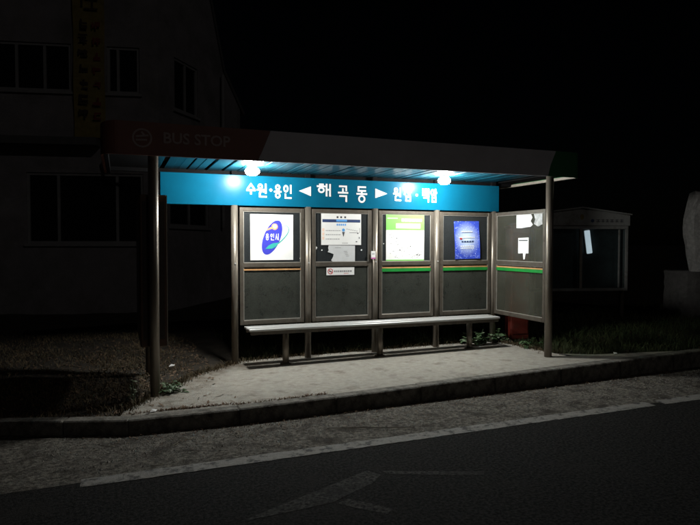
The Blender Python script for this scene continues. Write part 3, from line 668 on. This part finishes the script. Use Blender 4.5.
# vertical banner
bnr = empty('banner', (C0.x, C0.y, 0)); tag(bnr, 'tall yellow vertical cloth banner with dark lettering hung on building front', 'banner')
mb = MB(); nb = 14
for i in range(nb + 1):
    z = 3.98 + (8.6 - 3.98) * i / nb
    for s_ in (1.17, 1.50, 1.85): mb.v.append(tuple(FP(s_, z, 0.07 + .03 * math.sin(i * 1.1 + s_ * 2))))
for i in range(nb):
    for k_ in (0, 1): a = 3 * i + k_; mb.f.append((a, a + 1, a + 4, a + 3))
o = mb.build('cloth', 'banner_yellow', bnr, fix=False); o.modifiers.new('t', 'SOLIDIFY').thickness = .006
def marks(s_c, z_c, w, h, m_):      # one illegible brushed character of the banner
    mb = MB()
    for q in range(random.randint(2, 3)):
        z = z_c + h * random.uniform(-.45, .45); fbox(mb, dF, s_c - w * .45, s_c + w * random.uniform(.1, .45), z - .02, z + .02, .112 + .002 * q, .116 + .002 * q)
    for q in range(random.randint(1, 2)):
        a = s_c + w * random.uniform(-.4, .4); fbox(mb, dF, a - .02, a + .02, z_c - h * random.uniform(.1, .45), z_c + h * .4, .113 + .003 * q, .119 + .003 * q)
    mb.build('character', m_, bnr)
zz = 8.4
while zz > 4.25:
    if zz > 6.6: marks(1.50, zz, .44, .34, 'banner_ink'); zz -= .46
    else: marks(1.64, zz, .24, .24, 'banner_ink'); marks(1.34, zz - .05, .2, .2, 'banner_red'); zz -= .34

# ------------------------------------------------------------------ notice board beyond the shelter
nb_ = empty('notice_board', (7.27, 1.75, gz(7.27)), R(-15)); tag(nb_, 'pale glazed notice board with shallow peaked header beside the shelter', 'notice board')
Wb = 1.02
for x in (-0.96, 0.96): MB().box(x - .04, x + .04, -.04 + .06, .04 + .06, -0.15, 1.86, .006).build('post', 'aluminium', nb_)
hd = MB().prism([(-Wb, -.12, 1.86), (Wb, -.12, 1.86), (Wb, -.12, 2.07), (.05, -.12, 2.20), (-.05, -.12, 2.20), (-Wb, -.12, 2.07)], (0, 0, 0), (0, .25, 0)).build('header', 'board_white', nb_)
MB().prism([(-Wb - .03, -.15, 2.072), (0, -.15, 2.205), (Wb + .03, -.15, 2.072), (Wb + .03, -.15, 2.095), (0, -.15, 2.235), (-Wb - .03, -.15, 2.095)], (0, 0, 0), (0, .31, 0)).build('roof', 'board_white', nb_)
MB().box(-.95, .95, .02, .05, .60, 1.855).build('back_panel', 'board_back', nb_)
mb = MB(); w = .05
for a, b, c, d in ((-1, 1, .54, .595), (-1, 1, 1.79, 1.855), (-1, -.945, .595, 1.79), (.945, 1, .595, 1.79)): mb.box(a, b, -.10, .018, c, d, .004)
mb.build('case_frame', 'board_white', nb_)
MB().box(-.03, .03, -.098, -.05, .60, 1.785, .004).build('mullion', 'trim_beige', nb_)
MB().box(.80, .83, -.092, -.06, .60, 1.785, .003).build('mullion', 'board_white', nb_)
for a, b in ((-.943, -.032), (.032, .943)): MB().box(a, b, -.078, -.072, .597, 1.788).build('pane', 'case_glass', nb_)
disc(.22, 1.955, .035, .035, -.1205, 16).build('emblem', 'ink_navy', hd)
mb = MB(); a = .30
while a < .82: l = random.uniform(.06, .085); mb.box(a, a + l, -.123, -.1205, 1.93, 1.945); mb.box(a, a + l, -.123, -.1205, 1.965, 1.978); mb.box(a + l * .4, a + l * .62, -.1235, -.1205, 1.925, 1.985); a += l + .025
mb.build('lettering', 'ink', hd); disc(0, 2.03, .04, .055, -.1205, 12).build('emblem', 'banner_yellow', hd)
tl = empty('glow_strip', Vector(nb_.location) + Matrix.Rotation(R(-15), 3, 'Z') @ Vector((.19, -.02, 1.53)), R(-15)); tl.rotation_euler = (0, R(-8), R(-15)); tag(tl, 'glowing white strip set askew inside the notice board', 'lamp')  # bright strip of unknown kind, given an emissive material
MB().box(-.058, .058, -.018, .012, -.235, .235, .012).build('strip_face', 'strip_glow', tl)
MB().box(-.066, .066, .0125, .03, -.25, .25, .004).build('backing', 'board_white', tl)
# ------------------------------------------------------------------ stone monument
mn = empty('stone_monument', (10.0, 0.88, gz(10.0)), R(-15)); tag(mn, 'pale upright stone tablet on a broad dark plinth', 'monument')
def rock(name, w, d, h, z0, m, taper, seed, parent):
    rnd = random.Random(seed); mb = MB(); n = 16; lv = 9
    for i in range(lv + 1):
        t = i / lv
        for k_ in range(n):
            a = 2 * math.pi * k_ / n; ca, sa = math.cos(a), math.sin(a)
            e = 0.35; x = math.copysign(abs(ca) ** e, ca) * w * taper(t); y = math.copysign(abs(sa) ** e, sa) * d * taper(t)
            mb.v.append((x + rnd.uniform(-.02, .02), y + rnd.uniform(-.012, .012), z0 + h * t + (rnd.uniform(-.02, .02) if 0 < i else 0)))
    for i in range(lv):
        for k_ in range(n): a = i * n + k_; b = i * n + (k_ + 1) % n; mb.f.append((a, b, b + n, a + n))
    mb.f.append(tuple(lv * n + k_ for k_ in range(n))); return mb.build(name, m, parent)
rock('plinth', .95, .4, 1.08, -.15, 'stone_dark', lambda t: 1.0 - .03 * t, 3, mn)
tb = rock('tablet', .62, .16, 1.62, .92, 'stone', lambda t: .80 + .22 * math.sin(min(1, t * 1.15) * 2.4) - .16 * max(0, t - .8) * 4, 5, mn)
for i, (z, ch) in enumerate(((2.25, '해'), (1.9, '곡'), (1.55, '동'))): strokes(MB(), G[ch], -.38, -.14, z + .12, z - .12, .035, -.185, .012).build('inscription', 'ink', tb)

# ------------------------------------------------------------------ red cabinet behind the side panel
rc = empty('red_cabinet', (4.44, -0.02, gz(4.44)), R(-12)); tag(rc, 'narrow faded red steel cabinet standing behind the glass side panel', 'cabinet')
body = MB().box(-.15, .15, -.12, .12, 0.03, 1.78, .012).build('body', 'red_paint', rc)
MB().prism([(-.165, -.14, 1.781), (.165, -.14, 1.781), (.165, -.14, 1.80), (0, -.14, 1.86), (-.165, -.14, 1.80)], (0, 0, 0), (0, .28, 0)).build('cap', 'red_paint', rc)
dr = MB().box(-.125, .125, -.128, -.1205, .12, 1.70, .003).build('door', 'red_paint', rc)
MB().box(.08, .10, -.145, -.1285, .85, 1.0, .004).build('handle', 'aluminium', dr)
MB().box(-.17, .17, -.14, .14, -.08, .029).build('plinth', 'kerb_concrete', rc)

# ------------------------------------------------------------------ plants
def blades(name, n, place, h0, h1, m, w=0.006, lean=0.6, label=None):
    mb = MB()
    for _ in range(n):
        p = place()
        if p is None: continue
        x, y, z = p; a = random.uniform(0, 6.283); h = random.uniform(h0, h1); l = h * random.uniform(.1, lean); b = random.uniform(0, 6.283)
        dx, dy = math.cos(a) * w, math.sin(a) * w; lx, ly = math.cos(b) * l, math.sin(b) * l; k_ = len(mb.v)
        mb.v += [(x - dx, y - dy, z - .02), (x + dx, y + dy, z - .02), (x + dx * .7 + lx * .4, y + dy * .7 + ly * .4, z + h * .6), (x - dx * .7 + lx * .4, y - dy * .7 + ly * .4, z + h * .6), (x + lx, y + ly, z + h)]
        mb.f += [(k_, k_ + 1, k_ + 2, k_ + 3), (k_ + 3, k_ + 2, k_ + 4)]
    o = mb.build(name, m, fix=False); return tag(o, label, 'grass', kind='stuff')
def inpoly(x, y, P):
    c = False; j = len(P) - 1
    for i in range(len(P)):
        if (P[i][1] > y) != (P[j][1] > y) and x < (P[j][0] - P[i][0]) * (y - P[i][1]) / (P[j][1] - P[i][1]) + P[i][0]: c = not c
        j = i
    return c
def clump(x, y): return math.sin(2.3 * x + 1.1 * y) * math.sin(1.9 * y - .7 * x + 2) + .5 * math.sin(6.1 * x) * math.sin(5.3 * y + 1)
def left():
    x = -1.0 - abs(random.gauss(0, 2.2)) + random.uniform(0, .8); y = kY(x) + .16 + random.random() ** 1.3 * 5.5
    if inpoly(x, y, PAVE) and random.random() < .97: return None
    if clump(x, y) < random.uniform(-1.0, .5): return None
    return x, y, groundz(x, y)
def back():
    x = random.uniform(.15, 6); y = .12 + random.random() ** 1.4 * 4
    if inpoly(x, y, PAVE): return None
    if x < .3 and clump(x, y) < random.uniform(-1, .3): return None
    return x, y, groundz(x, y)
def right():
    x = 4.15 + random.random() * 6.5; y = kY(x) + .2 + random.random() ** 1.2 * 4.5
    if inpoly(x, y, PAVE): return None
    return x, y, groundz(x, y)
blades('grass', 21000, left, .012, .06, 'grass', .005, 2.2, 'low patchy dry grass on the verge left of the shelter')
blades('grass', 14000, back, .04, .17, 'grass_green', .006, 1.1, 'dark rough grass growing behind the glazed wall')
blades('grass', 20000, right, .03, .17, 'grass_green', .006, 1.2, 'dark rough grass on the verge right of the shelter')
def edge1():
    x = random.choice([random.uniform(-1.35, .1), random.gauss(-.65, .3), random.gauss(-.9, .15), random.uniform(.1, .6)]); y = kY(x) + .16 + abs(random.gauss(0, .02)) + .04 * (x < -.4)
    return x, y, gz(x)
blades('dry_grass', 900, edge1, .006, .028, 'grass_dry', .004, 3.0, 'reddish dry weeds in the joint along the kerb')
def edge2():
    x = random.uniform(-1.5, 5.5); return x, kY(x) - .02 - abs(random.gauss(0, .06)), RZ + .006
blades('dry_grass', 700, edge2, .004, .02, 'grass_dry', .004, 3.5, 'dry leaf litter gathered in the gutter below the kerb')
def edge3():
    i = random.randrange(9, 20); a, b = PAVE[i], PAVE[i + 1]; t = random.random(); s = random.gauss(0, .05)
    x, y = a[0] + (b[0] - a[0]) * t + s, a[1] + (b[1] - a[1]) * t + random.gauss(0, .05); return x, y, gz(x)
blades('grass', 3500, edge3, .01, .07, 'grass', .004, 1.4, 'short dry grass creeping over the pavement edges')
def litter_leaves(name, n, place, s0, s1, m_, label):
    mb = MB()
    for _ in range(n):
        p = place()
        if p is None: continue
        x, y, z = p; a = random.uniform(0, 6.28); s = random.uniform(s0, s1); c, d = math.cos(a) * s, math.sin(a) * s; u = random.uniform(.1, .7) * s; k_ = len(mb.v)
        mb.v += [(x - c, y - d, z + .003), (x - d * .45, y + c * .45, z + .004 + u * .5), (x + c, y + d, z + .004 + u), (x + d * .45, y - c * .45, z + .004 + u * .3)]; mb.f.append((k_, k_ + 1, k_ + 2, k_ + 3))
    o = mb.build(name, m_, fix=False); tag(o, label, 'leaf litter', kind='stuff')
mat('dead_leaf', (0.09, 0.05, 0.03), 0.9, scale=3, col2=(0.17, 0.12, 0.075)); mat('straw', (0.25, 0.22, 0.16), 0.9, scale=3, col2=(0.42, 0.38, 0.3))
def left2():
    x = -.3 - abs(random.gauss(0, 1.8)); y = kY(x) + .16 + random.random() * 5
    if inpoly(x, y, PAVE) and random.random() < .82: return None
    return x, y, (gz(x) if inpoly(x, y, PAVE) else groundz(x, y))
litter_leaves('leaf_litter', 3200, left2, .012, .04, 'dead_leaf', 'brown dead leaves strewn over the left verge')
def right2():
    x = 4.2 + random.random() * 5; y = kY(x) + .18 + random.random() * 3
    return None if inpoly(x, y, PAVE) else (x, y, groundz(x, y))
litter_leaves('leaf_litter', 2200, right2, .012, .04, 'dead_leaf', 'brown dead leaves strewn over the right verge')
def gut():
    x = random.uniform(-1.8, 6.5); return x, kY(x) - .03 - abs(random.gauss(0, .22)), RZ + .002
litter_leaves('leaf_litter', 500, gut, .006, .02, 'dead_leaf', 'small dead leaves along the gutter')
mb = MB()
for _ in range(90):
    x, y, z = gut(); y -= random.random() * .35; a = random.gauss(0, .8); l = random.uniform(.03, .12); mb.tube([(x, y, z + .005), (x + math.cos(a) * l * .5, y + math.sin(a) * l * .5, z + .009), (x + math.cos(a + .3) * l, y + math.sin(a + .3) * l, z + .005)], .0022, 4)
o = mb.build('straw', 'straw', fix=False); tag(o, 'pale bits of straw lying in the gutter strip', 'straw', kind='stuff')
# pebbles and grit in the gutter and on the pavement
def grit(name, n, place, s0, s1, label):
    mb = MB()
    for _ in range(n):
        x, y, z = place(); s = random.uniform(s0, s1) * random.random() ** .5; k_ = len(mb.v); a = random.uniform(0, 6.28)
        for i in range(4): t = a + i * 1.5708; mb.v.append((x + s * math.cos(t) * random.uniform(.6, 1.2), y + s * math.sin(t) * random.uniform(.6, 1.2), z - s * .1))
        mb.v.append((x, y, z + s * random.uniform(.3, .8)))
        for i in range(4): mb.f.append((k_ + i, k_ + (i + 1) % 4, k_ + 4))
    o = mb.build(name, 'pebble', fix=False); tag(o, label, 'gravel', kind='stuff')
def g1():
    x = random.uniform(-2, 7); y = lY(x) + .05 + (kY(x) - lY(x) - .1) * random.random() ** .6; return x, y, RZ + .004
def g2():
    x = random.uniform(-1.2, 4.8); return x, kY(x) + .17 + abs(random.gauss(0, .35)), gz(x)
grit('gravel', 6500, g1, .003, .015, 'fine grit and pebbles scattered over the gutter strip')
grit('gravel', 500, g2, .002, .007, 'fine grit on the concrete pavement')
o = MB().tube([(0.38, -2.62, RZ + .016), (0.75, -2.74, RZ + .014), (1.15, -2.88, RZ + .014)], .004, 5).build('twig', 'twig'); tag(o, 'thin pale twig lying in the gutter strip', 'twig')
for lab, x, y, z, s in (('white litter scrap by the bent kerb corner', -1.12, -1.93, 0, .035), ('crumpled white litter at the right pavement tip', 4.95, -1.52, 0, .04), ('small white litter scrap in the dirt behind left post', -.78, .25, -.02, .04)):
    o = MB().prism([(-s, -s * .4, 0), (s * .6, -s * .5, .004), (s, s * .4, .012), (-s * .2, s * .6, .02)], (0, 0, 0), (0, 0, .004)).build('litter', 'paper'); o.location = (x, y, z + gz(x) + .004); tag(o, lab, 'litter')
def weed(label, x, y, n, r, h, ls, m1, m2, seed):
    rnd = random.Random(seed); root = empty('weed_plant', (x, y, gz(x))); tag(root, label, 'plant')
    st = MB(); la, lb = MB(), MB()
    for i in range(n):
        a = rnd.uniform(0, 6.28); d = r * rnd.random() ** .5; hh = h * rnd.uniform(.35, 1) * (1 - .5 * d / r)
        t = Vector((math.cos(a) * d, math.sin(a) * d, hh)); b0 = Vector((math.cos(a) * d * .3, math.sin(a) * d * .3, -.02))
        st.tube([b0, (b0 + t) / 2 + Vector((0, 0, .02)), t], .0035, 4)
        for k_ in range(rnd.randint(4, 7)):
            q = b0.lerp(t, rnd.uniform(.4, 1.0)); aa = rnd.uniform(0, 6.28); s = ls * rnd.uniform(.5, 1.1); up = rnd.uniform(-.3, .6)
            f = Vector((math.cos(aa), math.sin(aa), up)).normalized(); sd = Vector((-math.sin(aa), math.cos(aa), rnd.uniform(-.3, .3))) * s * .34; dn = Vector((0, 0, -s * .12))
            mb = la if rnd.random() < .75 else lb; v = len(mb.v)
            mb.v += [tuple(q), tuple(q + f * s * .35 + sd + dn), tuple(q + f * s * .35), tuple(q + f * s * .35 - sd + dn), tuple(q + f * s * .75 + sd * .6 + dn * 2), tuple(q + f * s * .75 + dn), tuple(q + f * s * .75 - sd * .6 + dn * 2), tuple(q + f * s + dn * 3)]
            mb.f += [(v, v + 1, v + 2), (v, v + 2, v + 3), (v + 1, v + 4, v + 5, v + 2), (v + 2, v + 5, v + 6, v + 3), (v + 4, v + 7, v + 5), (v + 5, v + 7, v + 6)]
    st.build('stem', m1, root, fix=False); la.build('leaves', m1, root, fix=False); lb.build('leaves', m2, root, fix=False)
weed('broad leafed weed at the right end of the bench', 3.72, .02, 20, .30, .28, .11, 'leaf', 'leaf_pale', 1)
weed('leafy weed between the corner post and the red cabinet', 4.10, .02, 14, .17, .34, .12, 'leaf', 'leaf_pale', 2)
weed('low leafy weed under the glass side panel', 4.24, -.62, 12, .16, .18, .08, 'leaf', 'leaf', 3)
weed('small leafy weed at the foot of left front post', -.90, -1.22, 14, .18, .15, .07, 'leaf', 'leaf_pale', 4)
weed('upright pale weed stalk just outside the left front post', -1.28, -1.45, 4, .06, .36, .05, 'leaf_pale', 'leaf_pale', 5)
